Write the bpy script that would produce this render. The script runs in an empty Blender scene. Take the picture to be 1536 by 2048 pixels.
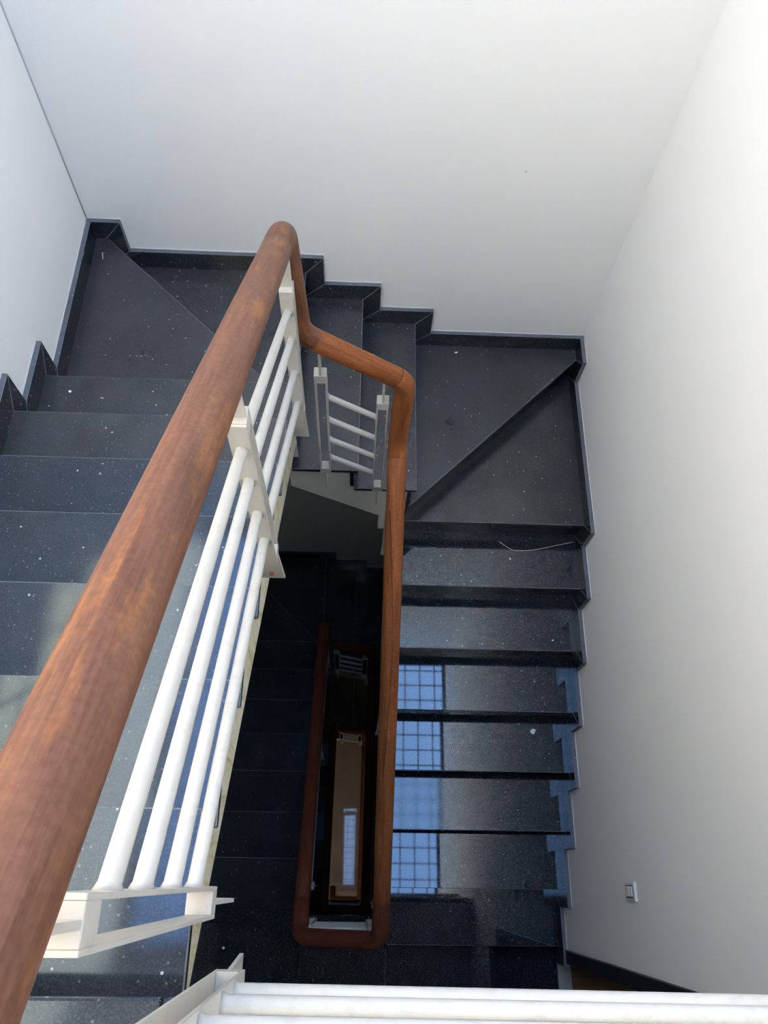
import bpy, bmesh, math, random
from mathutils import Vector, Matrix, Quaternion

# ------------------------------------------------------------------ camera, sky, sun, exposure
scene = bpy.context.scene
C = scene.collection

def make_camera():
    a, yaw, roll, f = 0.4409, -0.0725, 0.0926, 1564.3
    ca, sa = math.cos(a), math.sin(a)
    right = Vector((1, 0, 0)); up = Vector((0, ca, sa)); back = Vector((0, -sa, ca))
    c, s = math.cos(roll), math.sin(roll)
    right, up = c * right + s * up, -s * right + c * up
    M = Matrix((right, up, back)).transposed()
    M = Matrix.Rotation(yaw, 3, 'Z') @ M
    cd = bpy.data.cameras.new('camera')
    cd.sensor_fit = 'HORIZONTAL'; cd.sensor_width = 36.0
    cd.lens = 36.0 * f / 1536.0
    cd.clip_start = 0.02; cd.clip_end = 100
    cam = bpy.data.objects.new('camera', cd)
    C.objects.link(cam)
    cam.matrix_world = Matrix.Translation((-0.0203, 0.1084, 1.2603)) @ M.to_4x4()
    scene.camera = cam
make_camera()

SKY_STRENGTH = 1.85
SUN_ENERGY = 26.0
EXPOSURE = 0.80
SUN_DIR = Vector((-2.28, -1.20, -2.45)).normalized()      # the way the sunlight travels

w = bpy.data.worlds.new('sky'); scene.world = w; w.use_nodes = True
nt = w.node_tree; nt.nodes.clear()
sky = nt.nodes.new('ShaderNodeTexSky'); sky.sky_type = 'NISHITA'; sky.sun_disc = False
sky.sun_elevation = math.asin(-SUN_DIR.z)
sky.sun_rotation = math.atan2(-SUN_DIR.x, -SUN_DIR.y)
sky.air_density = 1.0; sky.dust_density = 0.1; sky.ozone_density = 2.5
bg = nt.nodes.new('ShaderNodeBackground'); bg.inputs['Strength'].default_value = SKY_STRENGTH
wo = nt.nodes.new('ShaderNodeOutputWorld')
nt.links.new(sky.outputs[0], bg.inputs['Color']); nt.links.new(bg.outputs[0], wo.inputs[0])

sd = bpy.data.lights.new('sun', 'SUN'); sd.energy = SUN_ENERGY; sd.angle = math.radians(0.4); sd.color = (1.0, 0.80, 0.52)
so = bpy.data.objects.new('sun', sd); C.objects.link(so)
so.rotation_euler = SUN_DIR.to_track_quat('-Z', 'Y').to_euler(); so.location = (6, 4, 9)

vs = scene.view_settings
vs.view_transform = 'Standard'; vs.look = 'None'; vs.gamma = 1.0; vs.use_curve_mapping = False
vs.exposure = EXPOSURE
scene.cycles.use_denoising = True
scene.cycles.use_adaptive_sampling = True
scene.cycles.adaptive_threshold = 0.025
scene.cycles.adaptive_min_samples = 40
scene.cycles.max_bounces = 7
scene.cycles.diffuse_bounces = 5
scene.cycles.glossy_bounces = 3
scene.cycles.transparent_max_bounces = 12
scene.cycles.caustics_reflective = False
scene.cycles.caustics_refractive = False

# ------------------------------------------------------------------ dimensions (metres)
R = 0.165                      # riser
XL, XR, YF = -1.198, 1.085, 2.602   # wall faces
WL, WR, YW = -0.273, 0.178, 1.6665  # edges of the tread slabs round the well
Y0L, GL = -0.0423, 0.2575
Y0R, GR = 1.6682, 0.2658
FX = {1: -0.2917, 2: -0.0309, 3: 0.2275}
SLAB = 0.022
STOREY = 21 * R
YN = -1.60                     # near wall
ZS = 3.0                       # skylight height
ZG = -3 * STOREY               # ground floor
SK_H, SK_T, SK_V = 0.095, 0.0215, 0.082
N = lambda k: Y0L + k * GL
RY = lambda i: Y0R - (i - 1) * GR
rnd = random.Random(7)

# ------------------------------------------------------------------ materials
def new_mat(name):
    m = bpy.data.materials.new(name); m.use_nodes = True
    t = m.node_tree; b = t.nodes['Principled BSDF']
    return m, t, b
def node(t, typ, **kw):
    n = t.nodes.new(typ)
    for k, v in kw.items():
        if k in n.inputs: n.inputs[k].default_value = v
        else: setattr(n, k, v)
    return n
def ramp(t, src, stops):
    r = t.nodes.new('ShaderNodeValToRGB')
    els = r.color_ramp.elements
    while len(els) < len(stops): els.new(0.5)
    for e, (p, c) in zip(els, stops):
        e.position = p; e.color = (c if len(c) == 4 else (*c, 1))
    t.links.new(src, r.inputs[0]); return r
def mix(t, fac, a, b, blend='MIX'):
    m = t.nodes.new('ShaderNodeMix'); m.data_type = 'RGBA'; m.blend_type = blend
    for i, v in ((0, fac), (6, a), (7, b)):
        if hasattr(v, 'is_linked'): t.links.new(v, m.inputs[i])
        else: m.inputs[i].default_value = v if i == 0 else (*v, 1)
    return m.outputs[2]
def mathn(t, op, a, b=0.0, clamp=False):
    m = t.nodes.new('ShaderNodeMath'); m.operation = op; m.use_clamp = clamp
    for i, v in ((0, a), (1, b)):
        if hasattr(v, 'is_linked'): t.links.new(v, m.inputs[i])
        else: m.inputs[i].default_value = v
    return m.outputs[0]
def world_pos(t):
    return t.nodes.new('ShaderNodeNewGeometry').outputs['Position']

def granite(name, dust, rough, base=(0.010, 0.011, 0.014), ior=1.66, tint=(0.86, 0.94, 1.0), dustcol=(0.105, 0.105, 0.105)):
    m, t, b = new_mat(name); L = t.links.new
    mp0 = node(t, 'ShaderNodeMapping'); mp0.inputs['Rotation'].default_value = (0.53, 0.71, 0.37); mp0.inputs['Location'].default_value = (3.17, 1.93, 7.41)
    L(world_pos(t), mp0.inputs[0]); p = mp0.outputs[0]
    fine = node(t, 'ShaderNodeTexNoise', Scale=300.0, Detail=1.0); L(p, fine.inputs['Vector'])
    grain = ramp(t, fine.outputs[0], [(0.45, (0, 0, 0)), (0.68, (1, 1, 1))])
    v = node(t, 'ShaderNodeTexVoronoi', Scale=95.0); L(p, v.inputs['Vector'])
    sp = mathn(t, 'LESS_THAN', v.outputs['Distance'], 0.20)
    sepc = t.nodes.new('ShaderNodeSeparateColor'); L(v.outputs['Color'], sepc.inputs[0])
    sel = mathn(t, 'GREATER_THAN', sepc.outputs[0], 0.80)
    sp = mathn(t, 'MULTIPLY', sp, sel)
    v2 = node(t, 'ShaderNodeTexVoronoi', Scale=30.0); L(p, v2.inputs['Vector'])
    sepc2 = t.nodes.new('ShaderNodeSeparateColor'); L(v2.outputs['Color'], sepc2.inputs[0])
    sp2 = mathn(t, 'MULTIPLY', mathn(t, 'LESS_THAN', v2.outputs['Distance'], 0.085), mathn(t, 'GREATER_THAN', sepc2.outputs[1], 0.52))
    d1 = node(t, 'ShaderNodeTexNoise', Scale=5.0, Detail=3.0, Roughness=0.65); L(p, d1.inputs['Vector'])
    dm = ramp(t, d1.outputs[0], [(0.30, (0.25, 0.25, 0.25)), (0.70, (1, 1, 1))])
    dustf = mathn(t, 'MULTIPLY', dm.outputs[0], dust)
    c = mix(t, dustf, base, dustcol)
    c = mix(t, mathn(t, 'MULTIPLY', grain.outputs[0], 0.75), c, (0.052, 0.056, 0.064))
    c = mix(t, mathn(t, 'MULTIPLY', sp, 0.55), c, (0.17, 0.18, 0.19))
    c = mix(t, mathn(t, 'MULTIPLY', sp2, 0.85), c, (0.45, 0.46, 0.46))
    L(c, b.inputs['Base Color'])
    oi = t.nodes.new('ShaderNodeObjectInfo')
    ro = mathn(t, 'ADD', mathn(t, 'MULTIPLY', dustf, 0.30), rough)
    ro = mathn(t, 'ADD', ro, mathn(t, 'MULTIPLY', mathn(t, 'POWER', oi.outputs['Random'], 4.0), rough * 2.2))
    L(ro, b.inputs['Roughness'])
    b.inputs['IOR'].default_value = ior
    b.inputs['Specular Tint'].default_value = (*tint, 1)
    return m

M = {}
M['granite'] = granite('polished_black_granite', 0.07, 0.012, ior=1.69)
M['granite_grey'] = granite('grey_black_granite', 0.22, 0.045, (0.012, 0.014, 0.018), 1.54, (0.64, 0.82, 1.0))
M['granite_dusty'] = granite('dusty_black_granite', 0.30, 0.10, (0.010, 0.0105, 0.012), 1.58, (0.95, 0.97, 1.0))
M['granite_hazy'] = granite('hazy_black_granite', 0.12, 0.022)
M['granite_skirt'] = granite('black_granite_skirting', 0.06, 0.08)
M['cut_edge'] = granite('sawn_grey_granite_edge', 0.95, 0.45, (0.08, 0.085, 0.09), 1.5, (1, 1, 1), (0.17, 0.18, 0.19))
M['worn_highlight_edge'] = granite('worn_highlight_granite_edge', 0.95, 0.35, (0.14, 0.145, 0.15), 1.5, (1, 1, 1), (0.24, 0.245, 0.25))  # pale bevels paint in the highlight along worn nosings; also the skirting joints

def wall_mat():
    m, t, b = new_mat('white_wall_paint'); L = t.links.new
    p = world_pos(t)
    n1 = node(t, 'ShaderNodeTexNoise', Scale=1.3, Detail=1.0); L(p, n1.inputs['Vector'])
    c = ramp(t, n1.outputs[0], [(0.3, (0.888, 0.870, 0.830)), (0.7, (0.908, 0.891, 0.852))])
    v = node(t, 'ShaderNodeTexVoronoi', Scale=3.1); L(p, v.inputs['Vector'])
    sc = t.nodes.new('ShaderNodeSeparateColor'); L(v.outputs['Color'], sc.inputs[0])
    spot = mathn(t, 'MULTIPLY', mathn(t, 'LESS_THAN', v.outputs['Distance'], 0.013), mathn(t, 'GREATER_THAN', sc.outputs[0], 0.55))
    cc = mix(t, mathn(t, 'MULTIPLY', spot, 0.5), c.outputs[0], (0.35, 0.33, 0.30))
    L(cc, b.inputs['Base Color']); b.inputs['Roughness'].default_value = 0.72
    return m
M['wall'] = wall_mat()

def wood_mat(name, dark, mid, light, patch):
    m, t, b = new_mat(name); L = t.links.new
    uv = t.nodes.new('ShaderNodeUVMap')
    mp = node(t, 'ShaderNodeMapping'); mp.inputs['Scale'].default_value = (13.0, 1.6, 1.0); L(uv.outputs[0], mp.inputs[0])
    n1 = node(t, 'ShaderNodeTexNoise', Scale=2.0, Detail=7.0, Roughness=0.62); L(mp.outputs[0], n1.inputs['Vector'])
    mp2 = node(t, 'ShaderNodeMapping'); mp2.inputs['Scale'].default_value = (70.0, 2.6, 1.0); L(uv.outputs[0], mp2.inputs[0])
    n2 = node(t, 'ShaderNodeTexNoise', Scale=2.0, Detail=5.0, Roughness=0.6, Distortion=0.6); L(mp2.outputs[0], n2.inputs['Vector'])
    mp3 = node(t, 'ShaderNodeMapping'); mp3.inputs['Scale'].default_value = (13.0, 3.2, 1.0); L(uv.outputs[0], mp3.inputs[0])
    n3 = node(t, 'ShaderNodeTexNoise', Scale=1.1, Detail=5.0, Roughness=0.7); L(mp3.outputs[0], n3.inputs['Vector'])
    f = mathn(t, 'ADD', mathn(t, 'MULTIPLY', n1.outputs[0], 0.55), mathn(t, 'MULTIPLY', n2.outputs[0], 0.45))
    c = ramp(t, f, [(0.34, dark), (0.50, mid), (0.68, light)])
    pm = ramp(t, n3.outputs[0], [(0.54, (0, 0, 0)), (0.68, (1, 1, 1))])
    cc = mix(t, mathn(t, 'MULTIPLY', pm.outputs[0], 0.65), c.outputs[0], patch)
    n4 = node(t, 'ShaderNodeTexNoise', Scale=130.0, Detail=4.0)
    L(world_pos(t), n4.inputs['Vector'])
    g = ramp(t, n4.outputs[0], [(0.35, (0.86, 0.84, 0.84)), (0.65, (1.06, 1.06, 1.06))])
    cc = mix(t, 1.0, cc, g.outputs[0], 'MULTIPLY')
    L(cc, b.inputs['Base Color'])
    rr = ramp(t, n1.outputs[0], [(0.3, (0.40, 0.40, 0.40)), (0.7, (0.62, 0.62, 0.62))]); L(rr.outputs[0], b.inputs['Roughness'])
    b.inputs['Specular IOR Level'].default_value = 0.14
    bp = node(t, 'ShaderNodeBump', Strength=0.25, Distance=0.0012); L(n2.outputs[0], bp.inputs['Height']); L(bp.outputs[0], b.inputs['Normal'])
    return m
M['wood'] = wood_mat('worn_brown_wood', (0.090, 0.036, 0.020), (0.150, 0.065, 0.038), (0.205, 0.096, 0.055), (0.33, 0.130, 0.040))
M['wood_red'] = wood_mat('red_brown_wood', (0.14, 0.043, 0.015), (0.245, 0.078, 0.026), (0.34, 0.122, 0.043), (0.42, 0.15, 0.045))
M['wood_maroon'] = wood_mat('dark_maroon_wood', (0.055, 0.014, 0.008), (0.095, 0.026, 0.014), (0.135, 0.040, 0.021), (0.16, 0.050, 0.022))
def plain(name, col, rough=0.5, metal=0.0, spec=None):
    m, t, b = new_mat(name)
    b.inputs['Base Color'].default_value = (*col, 1); b.inputs['Roughness'].default_value = rough; b.inputs['Metallic'].default_value = metal
    return m
def painted_metal(name, col, dirt, amount):
    m, t, b = new_mat(name); L = t.links.new
    p = world_pos(t)
    n1 = node(t, 'ShaderNodeTexNoise', Scale=38.0, Detail=6.0, Roughness=0.7); L(p, n1.inputs['Vector'])
    r_ = ramp(t, n1.outputs[0], [(0.52, (0, 0, 0)), (0.78, (1, 1, 1))])
    L(mix(t, mathn(t, 'MULTIPLY', r_.outputs[0], amount), col, dirt), b.inputs['Base Color'])
    b.inputs['Roughness'].default_value = 0.38
    return m
M['white_metal'] = painted_metal('white_painted_steel', (0.50, 0.482, 0.440), (0.34, 0.28, 0.22), 0.5)
M['dusty_metal'] = painted_metal('dust_stained_white_steel', (0.48, 0.445, 0.40), (0.22, 0.14, 0.10), 0.9)
def stained_plaster():
    m, t, b = new_mat('stained_cream_plaster'); L = t.links.new
    p = world_pos(t)
    mp = node(t, 'ShaderNodeMapping'); mp.inputs['Scale'].default_value = (20.0, 22.0, 5.0); L(p, mp.inputs[0])
    n1 = node(t, 'ShaderNodeTexNoise', Scale=1.0, Detail=6.0, Roughness=0.7, Distortion=0.8); L(mp.outputs[0], n1.inputs['Vector'])
    r_ = ramp(t, n1.outputs[0], [(0.40, (0.66, 0.64, 0.55)), (0.56, (0.58, 0.53, 0.34)), (0.68, (0.27, 0.23, 0.12))])
    L(r_.outputs[0], b.inputs['Base Color']); b.inputs['Roughness'].default_value = 0.75
    return m
M['stained'] = stained_plaster()
M['plaster'] = plain('cream_plaster', (0.72, 0.705, 0.65), 0.8)
M['soffit'] = plain('painted_soffit', (0.55, 0.54, 0.50), 0.85)
M['crack'] = plain('dark_wood_crack', (0.015, 0.006, 0.004), 0.9)
M['filler'] = plain('pale_filler', (0.60, 0.60, 0.58), 0.9)
M['grout'] = plain('pale_grout', (0.42, 0.43, 0.44), 0.9)
M['rust'] = plain('rust', (0.23, 0.075, 0.025), 0.9)
M['chip'] = plain('white_paint_flake', (0.80, 0.81, 0.82), 0.8)
M['straw'] = plain('dry_straw', (0.62, 0.56, 0.42), 0.7)
M['switch'] = plain('ivory_plastic', (0.72, 0.71, 0.67), 0.35)
M['switch_dark'] = plain('dark_grey_plastic', (0.16, 0.16, 0.15), 0.6)  # dark grey frame round the rockers
M['dark_frame'] = plain('dark_brown_frame', (0.020, 0.018, 0.020), 0.4)
M['marble'] = plain('pale_marble', (0.52, 0.50, 0.47), 0.3)
M['steel_grid'] = plain('grey_painted_grid_steel', (0.20, 0.19, 0.18), 0.5)
M['ceiling'] = plain('white_ceiling', (0.72, 0.71, 0.69), 0.8)
def wood_floor():
    m, t, b = new_mat('brown_wood_plank'); L = t.links.new
    p = world_pos(t)
    mp = node(t, 'ShaderNodeMapping'); mp.inputs['Scale'].default_value = (4.0, 60.0, 1.0); L(p, mp.inputs[0])
    n1 = node(t, 'ShaderNodeTexNoise', Scale=1.0, Detail=6.0); L(mp.outputs[0], n1.inputs['Vector'])
    r_ = ramp(t, n1.outputs[0], [(0.3, (0.13, 0.075, 0.040)), (0.7, (0.24, 0.145, 0.080))])
    L(r_.outputs[0], b.inputs['Base Color']); b.inputs['Roughness'].default_value = 0.35
    return m
M['plank'] = wood_floor()
def beige_tile():
    m, t, b = new_mat('beige_glazed_tile'); L = t.links.new
    n1 = node(t, 'ShaderNodeTexNoise', Scale=2.5, Detail=5.0); L(world_pos(t), n1.inputs['Vector'])
    r_ = ramp(t, n1.outputs[0], [(0.3, (0.42, 0.33, 0.255)), (0.7, (0.50, 0.40, 0.31))])
    L(r_.outputs[0], b.inputs['Base Color']); b.inputs['Roughness'].default_value = 0.03; b.inputs['IOR'].default_value = 1.6
    return m
M['beige'] = beige_tile()
def glass_sheet():
    m, t, b = new_mat('skylight_glass'); L = t.links.new
    t.nodes.remove(b)
    out = [n for n in t.nodes if n.type == 'OUTPUT_MATERIAL'][0]
    tr = node(t, 'ShaderNodeBsdfTransparent'); tr.inputs[0].default_value = (0.95, 0.97, 0.96, 1)
    gl = node(t, 'ShaderNodeBsdfGlossy', Roughness=0.02)
    mx = t.nodes.new('ShaderNodeMixShader'); mx.inputs[0].default_value = 0.05; L(tr.outputs[0], mx.inputs[1]); L(gl.outputs[0], mx.inputs[2])
    L(mx.outputs[0], out.inputs[0]); return m
M['glass'] = glass_sheet()
def fill_light_mat():
    m, t, b = new_mat('fill_light_glow')
    b.inputs['Base Color'].default_value = (0.8, 0.8, 0.8, 1)
    b.inputs['Emission Color'].default_value = (1.0, 0.90, 0.78, 1); b.inputs['Emission Strength'].default_value = 16.0
    return m
M['lamp'] = fill_light_mat()  # glow of the added fill light on the ground floor

# ------------------------------------------------------------------ mesh helpers
def link(o, parent=None):
    C.objects.link(o)
    if parent is not None: o.parent = parent
    return o
def mesh_obj(name, bm, mat, parent=None, smooth=False):
    bmesh.ops.recalc_face_normals(bm, faces=bm.faces)
    me = bpy.data.meshes.new(name); bm.to_mesh(me); bm.free()
    if isinstance(mat, (list, tuple)):
        for x in mat: me.materials.append(x)
    else: me.materials.append(mat)
    if smooth:
        for p in me.polygons: p.use_smooth = True
    return link(bpy.data.objects.new(name, me), parent)
def tag(o, label=None, cat=None, group=None, kind=None):
    if label: o['label'] = label
    if cat: o['category'] = cat
    if group: o['group'] = group
    if kind: o['kind'] = kind
    return o
def empty(name, loc=(0, 0, 0)):
    o = bpy.data.objects.new(name, None); o.empty_display_size = 0.1; o.location = loc
    return link(o)
def add_prism(bm, pts, axis, a0, a1, bev=0.0, edge=-1):
    """polygon pts in the two axes other than `axis`, extruded from a0 to a1"""
    def v3(p, a):
        return {'X': (a, p[0], p[1]), 'Y': (p[0], a, p[1]), 'Z': (p[0], p[1], a)}[axis]
    n = len(pts)
    lo = [bm.verts.new(v3(p, a0)) for p in pts]; hi = [bm.verts.new(v3(p, a1)) for p in pts]
    fs = [bm.faces.new(lo), bm.faces.new(list(reversed(hi)))]
    for i in range(n):
        fs.append(bm.faces.new((lo[i], lo[(i + 1) % n], hi[(i + 1) % n], hi[i])))
    if bev:
        es = {e for f in fs for e in f.edges}
        bmesh.ops.recalc_face_normals(bm, faces=fs)
        bmesh.ops.bevel(bm, geom=list(es), offset=bev, segments=1, affect='EDGES', profile=0.5, clamp_overlap=True, material=edge)
def prism(name, pts, axis, a0, a1, mat, parent=None, bev=0.0, edge=-1):
    bm = bmesh.new(); add_prism(bm, pts, axis, a0, a1, bev, edge); return mesh_obj(name, bm, mat, parent)
def add_box(bm, x0, x1, y0, y1, z0, z1, bev=0.0):
    add_prism(bm, [(x0, y0), (x1, y0), (x1, y1), (x0, y1)], 'Z', z0, z1, bev)
def box(name, x0, x1, y0, y1, z0, z1, mat, parent=None, bev=0.0):
    bm = bmesh.new(); add_box(bm, x0, x1, y0, y1, z0, z1, bev); return mesh_obj(name, bm, mat, parent)
def add_tube(bm, pts, rad, sides=20, uvl=None, v0=0.0, ends=None, cap=True, flat=1.0):
    """swept tube; ends = chamfer at the two ends so that joints between lengths read as fine lines"""
    pts = [Vector(p) for p in pts]
    rads = [rad] * len(pts)
    if ends:
        d0 = (pts[1] - pts[0]).normalized(); d1 = (pts[-2] - pts[-1]).normalized()
        pts = [pts[0], pts[0] + d0 * ends] + pts[1:-1] + [pts[-1] + d1 * ends, pts[-1]]
        rads = [rad - ends] + [rad] * (len(pts) - 2) + [rad - ends]
    tang = []
    for i in range(len(pts)):
        a = pts[max(i - 1, 0)]; b = pts[min(i + 1, len(pts) - 1)]
        tang.append((b - a).normalized())
    ref = Vector((0, 0, 1)) if abs(tang[0].z) < 0.9 else Vector((1, 0, 0))
    nrm = (ref - tang[0] * ref.dot(tang[0])).normalized()
    rings = []; vs_ = []; acc = v0
    for i, p in enumerate(pts):
        if i:
            q = tang[i - 1].rotation_difference(tang[i]); nrm = q @ nrm
            nrm = (nrm - tang[i] * nrm.dot(tang[i])).normalized(); acc += (p - pts[i - 1]).length
        bn = tang[i].cross(nrm)
        rings.append([bm.verts.new(p + (nrm * math.cos(2 * math.pi * j / sides) + bn * math.sin(2 * math.pi * j / sides)) * rads[i]) for j in range(sides)])
        vs_.append(acc)
    for i in range(len(pts) - 1):
        for j in range(sides):
            k = (j + 1) % sides
            f = bm.faces.new((rings[i][j], rings[i][k], rings[i + 1][k], rings[i + 1][j])); f.smooth = True
            if uvl:
                for lp, (a, b) in zip(f.loops, ((j, i), (j + 1, i), (j + 1, i + 1), (j, i + 1))):
                    lp[uvl].uv = (a / sides * 2 * math.pi * rad, vs_[b])
    if cap:
        bm.faces.new(list(reversed(rings[0]))); bm.faces.new(rings[-1])
    return acc
def tube(name, pts, rad, mat, parent=None, sides=14, ends=None):
    bm = bmesh.new(); uvl = bm.loops.layers.uv.new('UVMap')
    add_tube(bm, pts, rad, sides, uvl, rnd.random() * 5, ends)
    me = bpy.data.meshes.new(name); bm.to_mesh(me); bm.free(); me.materials.append(mat)
    return link(bpy.data.objects.new(name, me), parent)
def fillet(pts, rads, step=0.018):
    """polyline with rounded corners, densely sampled"""
    pts = [Vector(p) for p in pts]; out = [pts[0]]
    for i in range(1, len(pts) - 1):
        a, b, c = pts[i - 1], pts[i], pts[i + 1]
        u = (a - b).normalized(); v = (c - b).normalized()
        ang = u.angle(v); tl = rads[i] / math.tan(ang / 2)
        tl = min(tl, 0.49 * (a - b).length, 0.49 * (c - b).length); rr = tl * math.tan(ang / 2)
        p0 = b + u * tl; p1 = b + v * tl
        cen = b + (u + v).normalized() * (rr / math.sin(ang / 2))
        e0 = p0 - cen; e1 = p1 - cen; n = max(4, int(math.degrees(math.pi - ang) / 8))
        for k in range(n + 1):
            s = k / n; th = e0.angle(e1)
            out.append(cen + (e0 * math.sin((1 - s) * th) + e1 * math.sin(s * th)) / math.sin(th))
    out.append(pts[-1])
    res = [out[0]]
    for p in out[1:]:
        L = (p - res[-1]).length; k = max(1, int(L / 0.12))
        s = res[-1].copy()
        for i in range(1, k + 1): res.append(s.lerp(p, i / k))
    return res
def copy_tree(o, parent=None, dz=0.0):
    c = o.copy(); C.objects.link(c); c.parent = parent
    if parent is None: c.location.z += dz
    for ch in list(o.children): copy_tree(ch, c)
    return c

# ------------------------------------------------------------------ the shell
T = 0.15
wall_far = tag(box('wall_far', XL - T, XR + T, YF, YF + T, ZG - 0.2, ZS + 0.12, M['wall']), kind='structure')
wall_left = tag(box('wall_left', XL - T, XL, YN, YF, ZG - 0.2, ZS + 0.12, M['wall']), kind='structure')
wall_near = tag(box('wall_near', XL - T, XR + T, YN - T, YN, ZG - 0.2, ZS + 0.12, M['wall']), kind='structure')
DJ, DW, DH = -0.262, 0.90, 2.10      # door: far jamb, width, height
bm = bmesh.new()
add_box(bm, XR, XR + T, DJ, YF, ZG - 0.2, ZS + 0.12)
add_box(bm, XR, XR + T, YN, DJ - DW, ZG - 0.2, ZS + 0.12)
for lv in (1, 2, 3):
    z0 = -lv * STOREY
    add_box(bm, XR, XR + T, DJ - DW, DJ, z0 + DH, z0 + STOREY - 0.17 if lv > 1 else ZS + 0.12)
    if lv > 1: add_box(bm, XR, XR + T, DJ - DW, DJ, z0, z0 + DH)
    add_box(bm, XR, XR + T, DJ - DW, DJ, z0 - 0.17, z0 - 0.03)
wall_right = tag(mesh_obj('wall_right', bm, M['wall']), kind='structure')
# plaster patch strip and hairline gap in the far left corner
tag(prism('trim_1', [(XL, -1.20), (-1.112, -1.20), (-1.128, -0.2), (-1.135, 1.4), (XL, 1.4)], 'Y', YF - 0.0012, YF, M['wall']), kind='structure')
tag(tube('trim_2', [(XL + 0.002, YF - 0.003, z) for z in (-1.22, -0.8, -0.3, 0.4, 1.5)], 0.0028, plain('grey_sealant', (0.50, 0.50, 0.49), 0.9), None, 6), kind='structure')

# ceiling over the landing, beam and skylight
ceil = tag(box('ceiling', XL, XR, YN, -0.31, ZS, ZS + 0.12, M['ceiling']), kind='structure')
win = tag(empty('window_1', (0, 1.2, ZS)), kind='structure')
def child_box(name, *a, **k):
    o = box(name, *a, **k); return o
for (x0, x1, y0, y1) in ((XL, XR, -0.31, -0.19), (XL, XR, 2.53, YF), (XL, XL + 0.05, -0.19, 2.53), (XR - 0.035, XR, -0.19, 2.53)):
    o = box('window_frame', x0, x1, y0, y1, ZS, ZS + 0.09, M['dark_frame']); o.parent = win; o.matrix_parent_inverse = win.matrix_basis.inverted()
gx = 0.180
bars = []
x = XL + 0.05 + 0.12
while x < XR - 0.07:
    bars.append((x - 0.0075, x + 0.0075, -0.19, 2.53, 0.02, 0.032)); x += gx
y = -0.19 + 0.125
while y < 2.50:
    bars.append((XL + 0.05, XR - 0.035, y - 0.0075, y + 0.0075, 0.032, 0.044)); y += 0.180
for (x0, x1, y0, y1, z0, z1) in bars:
    o = box('grid_bar', x0, x1, y0, y1, ZS + z0, ZS + z1, M['steel_grid']); o.parent = win; o.matrix_parent_inverse = win.matrix_basis.inverted()
o = box('pane', XL + 0.05, XR - 0.035, -0.19, 2.53, ZS + 0.060, ZS + 0.066, M['glass']); o.parent = win; o.matrix_parent_inverse = win.matrix_basis.inverted()
# sampling portal in the skylight opening
pd = bpy.data.lights.new('skylight_portal', 'AREA'); pd.shape = 'RECTANGLE'; pd.size = XR - XL; pd.size_y = 2.72
pd.cycles.is_portal = True
po = bpy.data.objects.new('skylight_portal', pd); po.location = ((XL + XR) / 2, 1.17, ZS + 0.10); link(po)

# landings -------------------------------------------------------------
def landing(level):
    z = -level * STOREY
    fl = tag(empty('floor', (0, -0.8, z)), kind='structure')
    def add(o):
        o.parent = fl; o.matrix_parent_inverse = Matrix.Translation((0, 0.8, -z)); return o
    bm = bmesh.new()
    if level == 0:
        add_box(bm, XL, XR, YN, -0.075, z - 0.16, z - SLAB)
    else:
        add_box(bm, XL, WL - 0.02, YN, -0.075, z - 0.16, z - SLAB)
        add_box(bm, WL - 0.02, WR + 0.02, YN, -0.085, z - 0.16, z - SLAB)
        add_box(bm, WR + 0.02, XR, YN, RY(8) + 0.04, z - 0.16, z - SLAB)
    add(mesh_obj('landing_slab', bm, M['plaster']))
    g = 0.0012
    right_y = -0.042 if level == 0 else RY(8) + 0.03
    mt = M['granite_grey'] if level == 0 else M['granite']
    add(box('nosing_slab', XL, WL, N(0) - 0.062, N(0), z - SLAB, z, mt, bev=0.003))
    if level == 0:
        add(box('nosing_slab', WL + g, XR, N(0) - 0.062, N(0), z - SLAB, z, mt, bev=0.003))
        xs = [XL, -0.735, WL, 0.20, 0.65, XR]
    else:
        add(box('nosing_slab', WL + g, WR - g, -0.125, -0.065, z - SLAB, z, mt, bev=0.003))
        xs = [XL, WL, WR, 0.745, XR]
    for i in range(len(xs) - 1):
        top = N(0) - 0.062 - g
        if level and xs[i] >= WL - 1e-6: top = -0.125 - g if xs[i] < WR - 1e-6 else right_y
        add(box('floor_tile', xs[i] + g, xs[i + 1] - g, -0.80, top, z - SLAB, z, mt, bev=0.0012))
        add(box('floor_tile', xs[i] + g, xs[i + 1] - g, YN, -0.80 - 2 * g, z - SLAB, z, mt, bev=0.0012))
    return fl
for lv in (0, 1, 2): landing(lv)
# ground floor
gf = tag(empty('floor', (0, 0, ZG)), kind='structure')
box('floor_base', XL - T, XR + T, YN - T, YF + T, ZG - 0.2, ZG - 0.012, M['plaster']).parent = gf
gf.children[0].matrix_parent_inverse = Matrix.Translation((0, 0, -ZG))
ys = [YN + 0.42 * i for i in range(11)]; xs = [XL, -0.62, 0.30, XR]
for i in range(len(xs) - 1):
    for j in range(len(ys) - 1):
        o = box('floor_tile', xs[i] + 0.001, xs[i + 1] - 0.001, ys[j] + 0.001, min(ys[j + 1], YF) - 0.001, ZG - 0.012, ZG, M['beige'], gf, bev=0.001)
        o.matrix_parent_inverse = Matrix.Translation((0, 0, -ZG))
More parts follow.
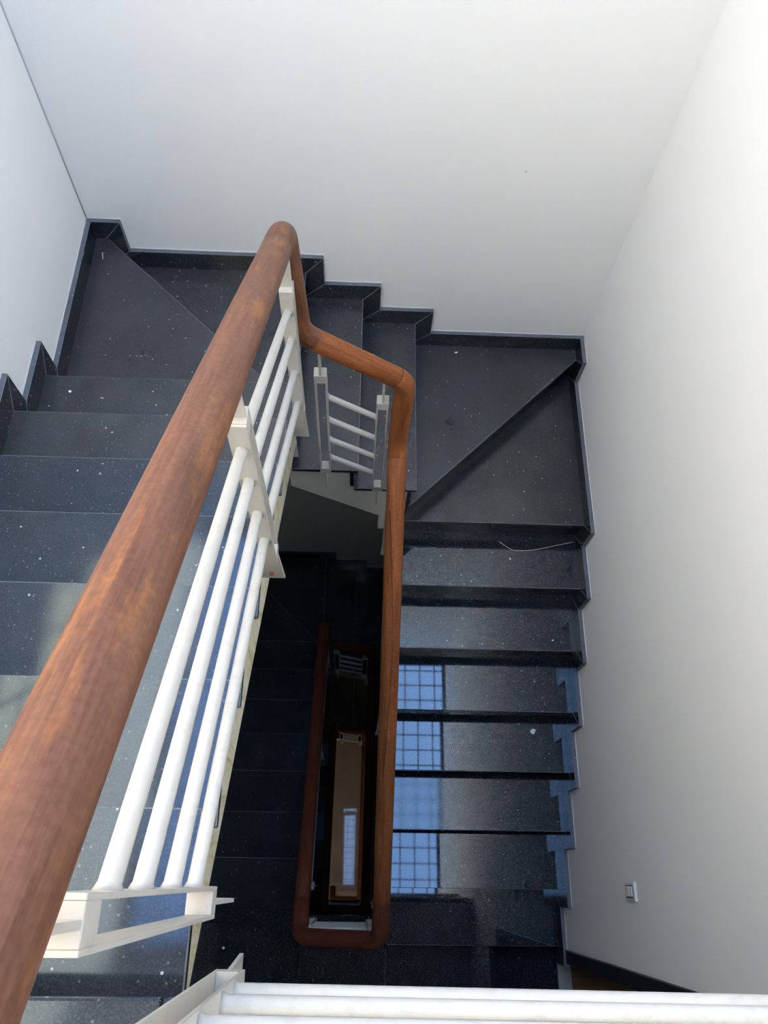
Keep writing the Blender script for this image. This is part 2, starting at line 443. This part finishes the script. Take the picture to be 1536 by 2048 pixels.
# rooms behind the doors: threshold, plank floor, door frame
for lv in (1,):
    z = -lv * STOREY
    fl = tag(empty('floor', (1.2, -0.7, z)), kind='structure')
    inv = Matrix.Translation((-1.2, 0.7, -z))
    def add(o): o.parent = fl; o.matrix_parent_inverse = inv; return o
    add(box('threshold', XR + 0.004, 1.160, DJ - DW, DJ, z - 0.03, z + 0.002, M['marble'], bev=0.002))
    for j in range(8):
        y1 = DJ + 0.35 - j * 0.19
        xo = (0.0, 0.23, 0.12)[j % 3]
        for (a, b_) in ((1.162, 1.38 + xo), (1.382 + xo, 2.15), (2.152, 2.9)):
            add(box('plank', a, b_, y1 - 0.188, y1, z - 0.03, z, M['plank'], bev=0.001))
    dr = tag(empty('door_1', (XR, DJ, z)), kind='structure')
    inv2 = Matrix.Translation((-XR, -DJ, -z))
    for nm, a in (('door_jamb', (XR - 0.012, XR + T + 0.012, DJ, DJ + 0.062, z, z + DH)),
                  ('door_jamb', (XR - 0.012, XR + T + 0.012, DJ - DW - 0.062, DJ - DW, z, z + DH)),
                  ('door_head', (XR - 0.012, XR + T + 0.012, DJ - DW - 0.062, DJ + 0.062, z + DH, z + DH + 0.062))):
        o = box(nm, *a, M['dark_frame'], bev=0.003); o.parent = dr; o.matrix_parent_inverse = inv2
    # walls of the room behind
    tag(box('wall_room', 2.9, 2.9 + T, DJ - 1.2, DJ + 0.5, z - 0.03, z + 2.9, M['wall']), kind='structure')
    tag(box('wall_room', XR + T, 2.9 + T, DJ + 0.35, DJ + 0.5, z - 0.03, z + 2.9, M['wall']), kind='structure')
    tag(box('wall_room', XR + T, 2.9 + T, DJ - 1.32, DJ - 1.17, z - 0.03, z + 2.9, M['wall']), kind='structure')
    tag(box('ceiling', XR + T, 2.9 + T, DJ - 1.32, DJ + 0.5, z + 2.9, z + 3.0, M['ceiling']), kind='structure')

# ------------------------------------------------------------------ the staircase
def build_stairs():
    root = empty('staircase')
    risers = []
    def tread(pts, k, mat):
        prism('tread', pts, 'Z', -k * R - SLAB, -k * R, [mat, M['worn_highlight_edge']], root, bev=0.0026, edge=1)  # bevel faces carry the painted nosing highlight
    def rect(x0, x1, y0, y1): return [(x0, y0), (x1, y0), (x1, y1), (x0, y1)]
    OV = 0.02; RT = 0.015
    # left flight
    for k in range(1, 8):
        tread(rect(XL, WL, N(k - 1) - OV - 0.002, N(k)), k, M['granite_grey'] if k < 6 else M['granite_dusty'])
    for k in range(0, 8):
        z1 = -k * R - SLAB; z0 = -(k + 1) * R
        box('riser', XL, WL - 0.012, N(k) - OV - RT, N(k) - OV, z0, z1, M['granite_skirt'], root)
    # winders and the short flight along the far wall
    d1 = lambda x: 1.905 + (x + 0.428) * (-0.9682)
    xw = -0.428 + (YF - 1.905) / -0.9682
    tread([(XL, N(7) - OV), (WL, N(7) - OV), (WL, d1(WL)), (xw, YF), (XL, YF)], 8, M['granite_dusty'])
    s = 0.032
    tread([(FX[1], d1(FX[1]) - s), (FX[1], YF), (xw - s, YF)], 9, M['granite_dusty'])
    tread(rect(FX[1] - OV, FX[2], YW, YF), 10, M['granite_dusty'])
    tread(rect(FX[2] - OV, FX[3], YW, YF), 11, M['granite_dusty'])
    d2 = lambda x: 1.667 + (x - 0.206) * 0.9965
    tread([(FX[3] - OV - 0.002, d2(FX[3] - OV - 0.002)), (XR, d2(XR)), (XR, YF), (FX[3] - OV - 0.002, YF)], 12, M['granite_dusty'])
    tread([(WR, RY(1)), (XR, RY(1)), (XR, d2(XR) + s), (WR, d2(WR) + s + 0.001)], 13, M['granite_dusty'])
    def diag_riser(pa, pb, off, k):
        n = Vector((-(pb[1] - pa[1]), pb[0] - pa[0])).normalized()
        q = [Vector(pa) + n * off, Vector(pb) + n * off, Vector(pb) + n * (off + RT), Vector(pa) + n * (off + RT)]
        prism('riser', [tuple(v) for v in q], 'Z', -(k + 1) * R, -k * R - SLAB, M['granite_skirt'], root)
    diag_riser((WL - 0.03, d1(WL - 0.03)), (xw, YF - 0.002), OV, 8)
    diag_riser((FX[3] - 0.015, d2(FX[3] - 0.015)), (XR - 0.001, d2(XR - 0.001)), OV, 12)
    for i in (1, 2, 3):
        y0 = YW + 0.012
        if i == 1: y0 = d1(FX[1]) + 0.0
        box('riser', FX[i] - OV - RT, FX[i] - OV, y0, YF, -(9 + i) * R, -(8 + i) * R - SLAB, M['granite_skirt'], root)
    # right flight
    for i in range(2, 9):
        tread(rect(WR, XR, RY(i), RY(i - 1) + OV + 0.002), 12 + i, M['granite_hazy'] if i == 6 else M['granite'])
    for i in range(1, 9):
        box('riser', WR + 0.012, XR, RY(i) + OV, RY(i) + OV + RT, -(13 + i) * R, -(12 + i) * R - SLAB, M['granite_skirt'], root)
    # concrete under the slabs
    e = 0.001
    pts = [(N(0) - 0.036, -0.16)]
    for k in range(1, 8):
        pts += [(N(k - 1) - 0.036, -k * R - SLAB - e), (N(k) - 0.036, -k * R - SLAB - e)]
    pts += [(N(7) - 0.036, -8 * R - SLAB - 0.19), (N(0) - 0.036, -0.29)]
    pts = [(N(0) - 0.036, -R - SLAB - e)] + pts[2:]
    prism('concrete_flight', pts, 'X', XL, WL - 0.016, M['stained'], root)
    prism('concrete_corner', [(XL, N(7) - 0.036), (WL - 0.014, N(7) - 0.036), (WL - 0.014, d1(WL - 0.014) - 0.036), (xw, YF), (XL, YF)], 'Z', -8 * R - 0.44, -8 * R - SLAB - e, M['plaster'], root)
    prism('concrete_corner', [(FX[1] - 0.036, d1(FX[1] - 0.036) - 0.045), (FX[1] - 0.036, YF), (xw - 0.045, YF)], 'Z', -8 * R - 0.44, -9 * R - SLAB - e, M['plaster'], root)
    z10, z11 = -10 * R - SLAB - e, -11 * R - SLAB - e
    prism('concrete_flight', [(FX[1] - 0.035, z10), (FX[2] - 0.036, z10), (FX[2] - 0.036, z11), (FX[3] - 0.036, z11), (FX[3] - 0.036, -2.29), (0.07, -2.29), (0.07, -2.136), (FX[1] - 0.035, -1.85)],
          'Y', YW + 0.022, YF, M['plaster'], root)
    prism('concrete_corner', [(FX[3] - 0.036, d2(FX[3] - 0.03) + 0.05), (XR, d2(XR) + 0.05), (XR, YF), (FX[3] - 0.036, YF)], 'Z', -2.34, -12 * R - SLAB - e, M['plaster'], root)
    prism('concrete_corner', [(FX[3] - 0.036, RY(1) + 0.036), (XR, RY(1) + 0.036), (XR, d2(XR) + 0.049), (FX[3] - 0.036, d2(FX[3] - 0.036) + 0.049)], 'Z', -2.46, -13 * R - SLAB - e, M['plaster'], root)
    pts = [(RY(1) + 0.036, -14 * R - SLAB - e)]
    for i in range(2, 9):
        zz = -(12 + i) * R - SLAB - e
        if i > 2: pts.append((RY(i - 1) + 0.036, zz))
        pts.append((RY(i) + 0.036, zz))
    pts += [(RY(8) + 0.036, -20 * R - SLAB - 0.28), (RY(1) + 0.036, -2.46)]
    prism('concrete_flight', pts, 'X', WR + 0.014, XR, M['plaster'], root)
    return root
st0 = build_stairs()
tag(st0, 'uppermost black granite winder staircase, sunlit grey treads nearest the viewer', 'staircase')
st1 = copy_tree(st0, None, -STOREY)
tag(st1, 'dark middle staircase seen down through the well under the sunlit one', 'staircase')
st2 = copy_tree(st0, None, -2 * STOREY)
tag(st2, 'lowest black staircase reaching the beige tiled ground floor', 'staircase')

# ------------------------------------------------------------------ stepped skirting
def skirt_chain(name, steps, axis, w0, w1, first, last):
    """steps: list of (front, z) where the walking direction is +sgn; pieces lie on a wall plane"""
    root = tag(empty(name), kind='structure')
    g = 0.0005
    def piece(pts):
        cx = sum(p[0] for p in pts) / len(pts); cz = sum(p[1] for p in pts) / len(pts)
        pts = [(p[0] + (g if p[0] < cx else -g), p[1] + (g if p[1] < cz else -g)) for p in pts]
        o = prism('skirting_piece', pts, axis, w0, w1, [M['granite_skirt'], M['worn_highlight_edge'], M['cut_edge']], root, bev=0.0014, edge=1)
        ax = 0 if axis == 'X' else 1
        for p in o.data.polygons:          # the sawn edges stay unpolished
            if p.material_index == 0 and abs(p.normal[ax]) < 0.5: p.material_index = 2
        return o
    sg = 1 if steps[-1][0] > steps[0][0] else -1
    line = [(first, steps[0][1] + SK_H)]
    ov = 0.0 * sg
    back = first; btop = first
    for i, (f, z, nx) in enumerate(steps):
        end_top = f + sg * SK_V; end_bot = f
        if i == len(steps) - 1 and last: end_top = end_bot = last
        piece([(back, z), (end_bot, z), (end_top, z + SK_H), (btop, z + SK_H)])
        line.append((end_top, z + SK_H))
        if i < len(steps) - 1:
            zn = steps[i + 1][1]
            line.append((f + sg * SK_V, zn + SK_H))
            piece([(f, z), (f + sg * SK_V, z + SK_H), (f + sg * SK_V, zn + SK_H), (f - sg * 0.02, zn), (f - sg * 0.02, z)])
            back = f - sg * 0.02; btop = f + sg * SK_V
    # pale uneven bead of filler where the skirting meets the wall
    q = random.Random(11); bm = bmesh.new(); ww = w0 + (0.0015 if w1 > w0 else -0.0015)
    for (a, za), (b_, zb) in zip(line[:-1], line[1:]):
        n = max(2, int(math.hypot(b_ - a, zb - za) / 0.03)); pts = []
        for k in range(n + 1):
            u, z = a + (b_ - a) * k / n, za + (zb - za) * k / n + q.uniform(-0.0008, 0.0012)
            pts.append((ww, u, z) if axis == 'X' else (u, ww, z))
        add_tube(bm, pts, 0.0022, 6)
    mesh_obj('filler_bead', bm, M['filler'], root)
    return root
# left wall: treads 0..7 then winder 8 to the corner
bl = skirt_chain('baseboard_left', [(N(k), -k * R, 0) for k in range(0, 8)] + [(YF, -8 * R, 0)], 'X', XL, XL + SK_T, YN, YF - SK_T)
bf = skirt_chain('baseboard_far', [(-1.138, -8 * R, 0), (FX[1], -9 * R, 0), (FX[2], -10 * R, 0), (FX[3], -11 * R, 0), (XR, -12 * R, 0)], 'Y', YF, YF - SK_T, XL, XR)
br = skirt_chain('baseboard_right', [(2.515, -12 * R, 0)] + [(RY(i), -(12 + i) * R, 0) for i in range(1, 9)] + [(DJ + 0.062, -21 * R, 0)], 'X', XR, XR - SK_T, YF - SK_T, DJ + 0.063)
for src in (bl, bf, br):
    for lv in (1, 2): copy_tree(src, None, -lv * STOREY)

# ------------------------------------------------------------------ balustrades
RAD = 0.036; BAR = 0.0108
def bar(p, q, parent, mat=None):
    p, q = Vector(p), Vector(q); d = (q - p).normalized()
    ax = 0 if abs(d.x) > abs(d.y) else 1
    w_ = 0.007
    bm = bmesh.new(); uvl = bm.loops.layers.uv.new('UVMap')
    add_tube(bm, [p, p + d * w_, p + d * 3 * w_, q - d * 3 * w_, q - d * w_, q], BAR, 14, uvl)
    bm.verts.ensure_lookup_table(); n = len(bm.verts)
    for ring, c in ((range(0, 14), p), (range(n - 14, n), q)):      # weld flare, cut flush with the post face
        for i in ring:
            v = bm.verts[i]; v.co = c + (v.co - c) * 1.28
            v.co += d * ((c[ax] - v.co[ax]) / d[ax])
    me = bpy.data.meshes.new('rail_bar'); bm.to_mesh(me); bm.free(); me.materials.append(mat or M['white_metal'])
    return link(bpy.data.objects.new('rail_bar', me), parent)
def post(x, y, zt, zb, along, zrail, parent, fin_to=0.0, fin_drop=0.16, cap_mat=None):
    """two flat bars with a cap and a foot block between them; along = 'Y' or 'X' is the way the railing runs"""
    h, th, wd = 0.0185, 0.0055, 0.0185
    def bx(bm, a0, a1, c0, c1, z0, z1, bev=0.0):
        if along == 'Y': add_box(bm, x + c0, x + c1, y + a0, y + a1, z0, z1, bev)
        else: add_box(bm, x + a0, x + a1, y + c0, y + c1, z0, z1, bev)
    bm = bmesh.new()
    bx(bm, -h - th / 2, -h + th / 2, -wd, wd, zb, zt, 0.0008)
    bx(bm, h - th / 2, h + th / 2, -wd, wd, zb, zt, 0.0008)
    p = mesh_obj('post', bm, M['white_metal'], parent)
    bm = bmesh.new(); bx(bm, -h + th / 2, h - th / 2, -wd, wd, zt - 0.04, zt + 0.001, 0.0008); mesh_obj('post_cap', bm, cap_mat or M['white_metal'], p)
    bm = bmesh.new(); bx(bm, -h + th / 2, h - th / 2, -wd, wd, zb, zb + 0.036, 0.0008); mesh_obj('foot_block', bm, M['dusty_metal'], p)
    bm = bmesh.new(); bx(bm, -0.0035, 0.0035, -0.016, 0.016, zt, zrail - 0.028); mesh_obj('rail_pin', bm, M['white_metal'], p)
    # the anchoring fin under the foot: a thin upright plate reaching to the edge of the stair
    bm = bmesh.new()
    c0, c1 = (-wd, wd + 0.006) if fin_to == 0 else ((min(fin_to, -wd), wd + 0.006) if fin_to < 0 else (-wd - 0.006, max(fin_to, wd)))
    zz = [(-wd, zb + 0.02), (wd, zb + 0.02), (c1, zb - fin_drop), (c0, zb - fin_drop)]
    if along == 'Y': add_prism(bm, [(x + a, z) for a, z in zz], 'Y', y - 0.003, y + 0.003)
    else: add_prism(bm, [(y + a, z) for a, z in zz], 'X', x - 0.003, x + 0.003)
    mesh_obj('anchor_fin', bm, M['white_metal'], p)
    return p
OFFS = ((0.118, 0.242, 0.391, 0.542), (0.094, 0.211, 0.357, 0.497), (0.092, 0.220, 0.376, 0.546))
OFF = (0.072, 0.192, 0.338, 0.482)     # bars below the cap top

def split_tube(path, cuts, mat, parent, rad=RAD):
    """cut a sampled path into rail lengths at the sample nearest each cut point"""
    idx = sorted(min(range(len(path)), key=lambda i: (path[i] - Vector(c)).length) for c in cuts)
    idx = [0] + [i for i in idx if 0 < i < len(path) - 1] + [len(path) - 1]
    out = []
    for a, b in zip(idx[:-1], idx[1:]):
        if b - a < 1: continue
        out.append(tube('handrail_length', path[a:b + 1], rad, mat, parent, 28, ends=0.0012))
    return out

def railing(level, zL, sL, xL):
    """zL: rail axis height at y=0 on the left flight, sL slope"""
    root = empty('stair_railing')
    z0 = -level * STOREY
    zl = lambda y: z0 + zL + sL * y
    zr = lambda y: z0 - 2.264 + 0.6208 * y
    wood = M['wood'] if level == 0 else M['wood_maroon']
    nxt = z0 - STOREY + 0.845           # where the next railing takes over
    zn = lambda y: nxt - 0.64 * y
    y_u = -0.116
    corner = []
    if level == 0:
        head = [(0.02, -0.045, zl(-0.03) + 0.01), (xL + 0.008, -0.045, zl(-0.045))]
    else:
        head = [(xL, 0.02, zl(0.02))]
    P = head + [(xL, 1.578, zl(1.578)), (-0.218, 1.622, z0 - 0.684), (0.122, 1.622, z0 - 0.925), (0.114, 1.595, zr(1.595)), (0.108, y_u, zr(y_u)), (-0.230, y_u, zn(y_u)), (-0.230, 0.02, zn(0.02))]
    rads = [0] + ([0.06] if level == 0 else []) + [0.060, 0.105, 0.075, 0.12, 0.062, 0.062, 0]
    path = fillet(P, rads)
    cuts = [(xL, 1.46, zl(1.46)), (-0.138, 1.621, z0 - 0.736), (0.050, 1.623, z0 - 0.876), (0.112, 1.49, zr(1.49)), (0.108, -0.02, zr(-0.02))]
    if level == 0: cuts = [(xL + 0.007, 0.050, zl(0.05))] + cuts[:1] + cuts[1:]
    # the red-brown lengths start after the far corner
    i0 = min(range(len(path)), key=lambda i: (path[i] - Vector(cuts[-4] if level == 0 else cuts[1])).length)
    first, second = path[:i0 + 1], path[i0:]
    L1 = split_tube(first, [c for c in cuts if c[0] < -0.16], wood, root)
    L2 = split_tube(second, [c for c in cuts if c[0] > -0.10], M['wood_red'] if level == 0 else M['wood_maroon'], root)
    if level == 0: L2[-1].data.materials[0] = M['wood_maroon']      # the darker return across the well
    # drying crack along the top of the right-hand length
    if level == 0:
        pr = random.Random(3); pts = []
        for i in range(34):
            yy = 1.36 - i * 0.027
            ang = math.radians(-30 + 40 * math.sin(i * 0.09) + pr.uniform(-2.5, 2.5))
            pts.append((0.110 - (RAD - 0.0006) * math.sin(ang) * -1, yy, zr(yy) + (RAD - 0.0006) * math.cos(ang) * 1.17))
        big = max(L2, key=lambda o: len(o.data.vertices))
        big = [o for o in L2 if any(abs(v.co.y - 0.8) < 0.15 and v.co.x > 0.05 for v in o.data.vertices)][0]
        tube('crack', pts, 0.0014, M['crack'], big, 5)
    # posts and bars
    caps = []
    dcap = -0.146 if level == 0 else -0.150
    for q, y in enumerate((0.076, 0.816, 1.538)):
        zt = (0.605, 0.122, -0.380)[q] if level == 0 else zl(y) - 0.150
        post(xL, y, zt, zt - 0.628, 'Y', zl(y), root, fin_to=-0.05, fin_drop=0.15, cap_mat=M['white_metal']); caps.append((y, zt))
    for (ya, za), (yb, zb) in zip(caps[:-1], caps[1:]):
        i = 0 if ya < 0.5 else 1
        for j, o_ in enumerate(OFF):
            bar((xL, ya + 0.0212, za - OFFS[i][j]), (xL, yb - 0.0212, zb - OFFS[i + 1][j] + 0.012), root)
    if level == 0:
        # rail bracket beside the nearest post and rust at two welds
        for j in (1, 2):
            yb, zb = caps[1]
            tube('rust_ring', [(xL, yb - 0.0260, zb - OFFS[1][j] + 0.0135), (xL, yb - 0.0205, zb - OFFS[1][j] + 0.011)], BAR + 0.0016, M['rust'], root, 12)
        tube('rust_ring', [(xL - 0.012, caps[1][0] - 0.006, caps[1][1] - 0.735), (xL - 0.002, caps[1][0] - 0.007, caps[1][1] - 0.738)], 0.005, M['rust'], root, 8)
    fy = 1.622
    fa = (-0.163, z0 - 0.885); fb = (0.050, z0 - 1.037)
    for (x_, zt), zrl in ((fa, z0 - 0.735), (fb, z0 - 0.876)):
        post(x_, fy, zt, zt - 0.675, 'X', zrl, root, fin_to=0.05, fin_drop=0.13)
    for o_ in (0.130, 0.278, 0.420, 0.556):
        s_ = (fb[1] - fa[1]) / (fb[0] - fa[0])
        bar((fa[0] + 0.021, fy, fa[1] - o_ + s_ * 0.021), (fb[0] - 0.021, fy, fb[1] - o_ - s_ * 0.021), root)
    caps = []
    for y in (1.530, 0.760, 0.000):
        zt = zr(y) - 0.150
        post(0.108, y, zt, zt - 0.625, 'Y', zr(y), root, fin_to=0.072, fin_drop=0.15); caps.append((y, zt))
    for (ya, za), (yb, zb) in zip(caps[:-1], caps[1:]):
        for o_ in OFF: bar((0.108, ya - 0.0212, za - o_ - 0.021 * 0.62), (0.108, yb + 0.0212, zb - o_ + 0.021 * 0.62), root)
    # bars across the near end of the well under the return of the rail
    zc = (zr(y_u) + zn(y_u)) / 2
    post(0.085, y_u + 0.024, zc - 0.12, zc - 0.80, 'X', zc + 0.04, root, fin_to=-0.03, fin_drop=0.12)
    post(-0.205, y_u + 0.024, zc - 0.22, zc - 0.88, 'X', zc - 0.06, root, fin_to=-0.03, fin_drop=0.05)
    for o_ in (0.26, 0.39, 0.53, 0.67):
        bar((-0.184, y_u + 0.024, zc - o_), (0.064, y_u + 0.024, zc - o_), root)
    return root
rl0 = railing(0, 0.806, -0.660, -0.233)
tag(rl0, 'large railing nearest the viewer, thick worn wooden handrail over white steel bars', 'railing')
rl1 = railing(1, 0.845, -0.640, -0.230)
tag(rl1, 'shadowed railing of the middle staircase, red-brown handrail inside the well', 'railing')
rl2 = copy_tree(rl1, None, -STOREY)
tag(rl2, 'smallest, deepest railing framing the beige tiled ground floor', 'railing')

# guard across the near landing edge
gr = empty('guard_railing')
tag(gr, 'horizontal white steel bars of the landing guard along the bottom of the picture', 'railing')
GY = -0.020
for x_ in (-0.190, 1.04):
    post(x_, GY - 0.010 if x_ < 0 else GY - 0.024, 0.69, -0.06, 'X', 0.84, gr, fin_to=0.03, fin_drop=0.12)
for a, b_ in ((-0.169, 1.02),):
    for z in (0.052, 0.165, 0.322, 0.470): bar((a, GY - 0.007, z), (b_, GY - 0.022, z), gr)
tube('handrail_length', [(0.022, -0.045, 0.846), (0.5, -0.045, 0.846), (1.08, -0.045, 0.846)], RAD, M['wood'], gr, 28, ends=0.0012)

# ------------------------------------------------------------------ small things
# wall switch
sw = empty('wall_switch', (XR, 0.078, -2.10))
tag(sw, 'small ivory switch plate on the right wall beside the lower steps', 'switch')
def swb(name, y0, y1, z0, z1, x0, x1, mat, parent=sw, bev=0.001):
    o = box(name, x0 - XR, x1 - XR, y0 - 0.078, y1 - 0.078, z0 + 2.10, z1 + 2.10, mat, parent, bev); return o
swb('plate', 0.042, 0.114, -2.158, -2.040, XR - 0.011, XR, M['switch'], bev=0.004)
swb('inner_frame', 0.054, 0.102, -2.142, -2.056, XR - 0.0125, XR - 0.010, M['switch_dark'])
swb('rocker', 0.060, 0.096, -2.136, -2.092, XR - 0.017, XR - 0.011, M['switch'], bev=0.002)
swb('rocker', 0.060, 0.096, -2.087, -2.062, XR - 0.016, XR - 0.011, M['switch'], bev=0.002)

def flake(x, y, z, s, seed, label, name='paint_flake', mat=None, thick=0.0015):
    q = random.Random(seed); n = 9
    pts = []
    for i in range(n):
        a = 2 * math.pi * i / n; rr = s * q.uniform(0.55, 1.0)
        pts.append((x + rr * math.cos(a), y + rr * math.sin(a) * 0.8))
    o = prism(name, pts, 'Z', z + 0.0002, z + thick, mat or M['chip'], None, bev=0.0003)
    tag(o, label, 'debris', 'paint flakes fallen on the steps'); return o
flake(0.895, 0.804, -17 * R, 0.020, 1, 'largest white paint flake, lying on a right-hand step below the window reflection')
flake(0.447, 2.541, -12 * R, 0.009, 2, 'pale flake on the far winder step close to the far wall')
flake(-1.078, 1.692, -7 * R, 0.008, 3, 'white flake on the step below the left winder, near the left wall')
flake(-0.675, -0.223, -21 * R, 0.011, 4, 'pale flake alone on the dark lower landing')
flake(0.728, 1.551, -14 * R, 0.006, 5, 'tiny white flake beside the straw on the step under the right winder')
flake(-0.329, 0.187, -2 * R, 0.004, 6, 'tiny white flake between the white bars on a left-hand step')
flake(0.53, 1.43, -14 * R, 0.005, 9, 'tiny white flake near the handrail on the step with the straw')
flake(0.95, 1.19, -15 * R, 0.006, 10, 'small white flake at the wall end of the second right-hand step')
sp_ = [(0.675, 1.643, 0.004), (0.715, 1.615, 0.002), (0.755, 1.596, 0.002), (0.85, 1.602, 0.002), (0.96, 1.628, 0.003), (1.05, 1.648, 0.006)]
def smooth_path(pts, n=6):
    P_ = [Vector(p) for p in pts]; out = []
    for i in range(len(P_) - 1):
        a, b, c, d = P_[max(i - 1, 0)], P_[i], P_[i + 1], P_[min(i + 2, len(P_) - 1)]
        for k in range(n):
            u = k / n
            out.append(0.5 * ((2 * b) + (c - a) * u + (2 * a - 5 * b + 4 * c - d) * u * u + (3 * b - a - 3 * c + d) * u ** 3))
    return out + [P_[-1]]
st = tube('straw', smooth_path([(x_, y_, -14 * R + z_) for x_, y_, z_ in sp_]), 0.0013, M['straw'], None, 6)
tag(st, 'thin bent dry straw lying across the step under the right winder', 'debris')
st = tube('splinter', [(-1.140, 2.499, -8 * R + 0.002), (-1.132, 2.466, -8 * R + 0.002)], 0.0016, M['chip'], None, 6)
tag(st, 'short pale splinter on the left winder step in the far corner', 'debris')

# unseen fill light, added under the last landing to brighten the ground floor
lp = empty('added_fill_light', (-0.2, -0.75, -2 * STOREY - 0.16))
tag(lp, 'added unseen fill light for the ground floor, under the lowest landing', 'lamp')
box('fill_light_housing', -0.30, 0.30, -0.07, 0.07, -0.05, 0.0, M['switch'], lp, 0.004)
box('fill_light_panel', -0.28, 0.28, -0.055, 0.055, -0.062, -0.0505, M['lamp'], lp, 0.002)
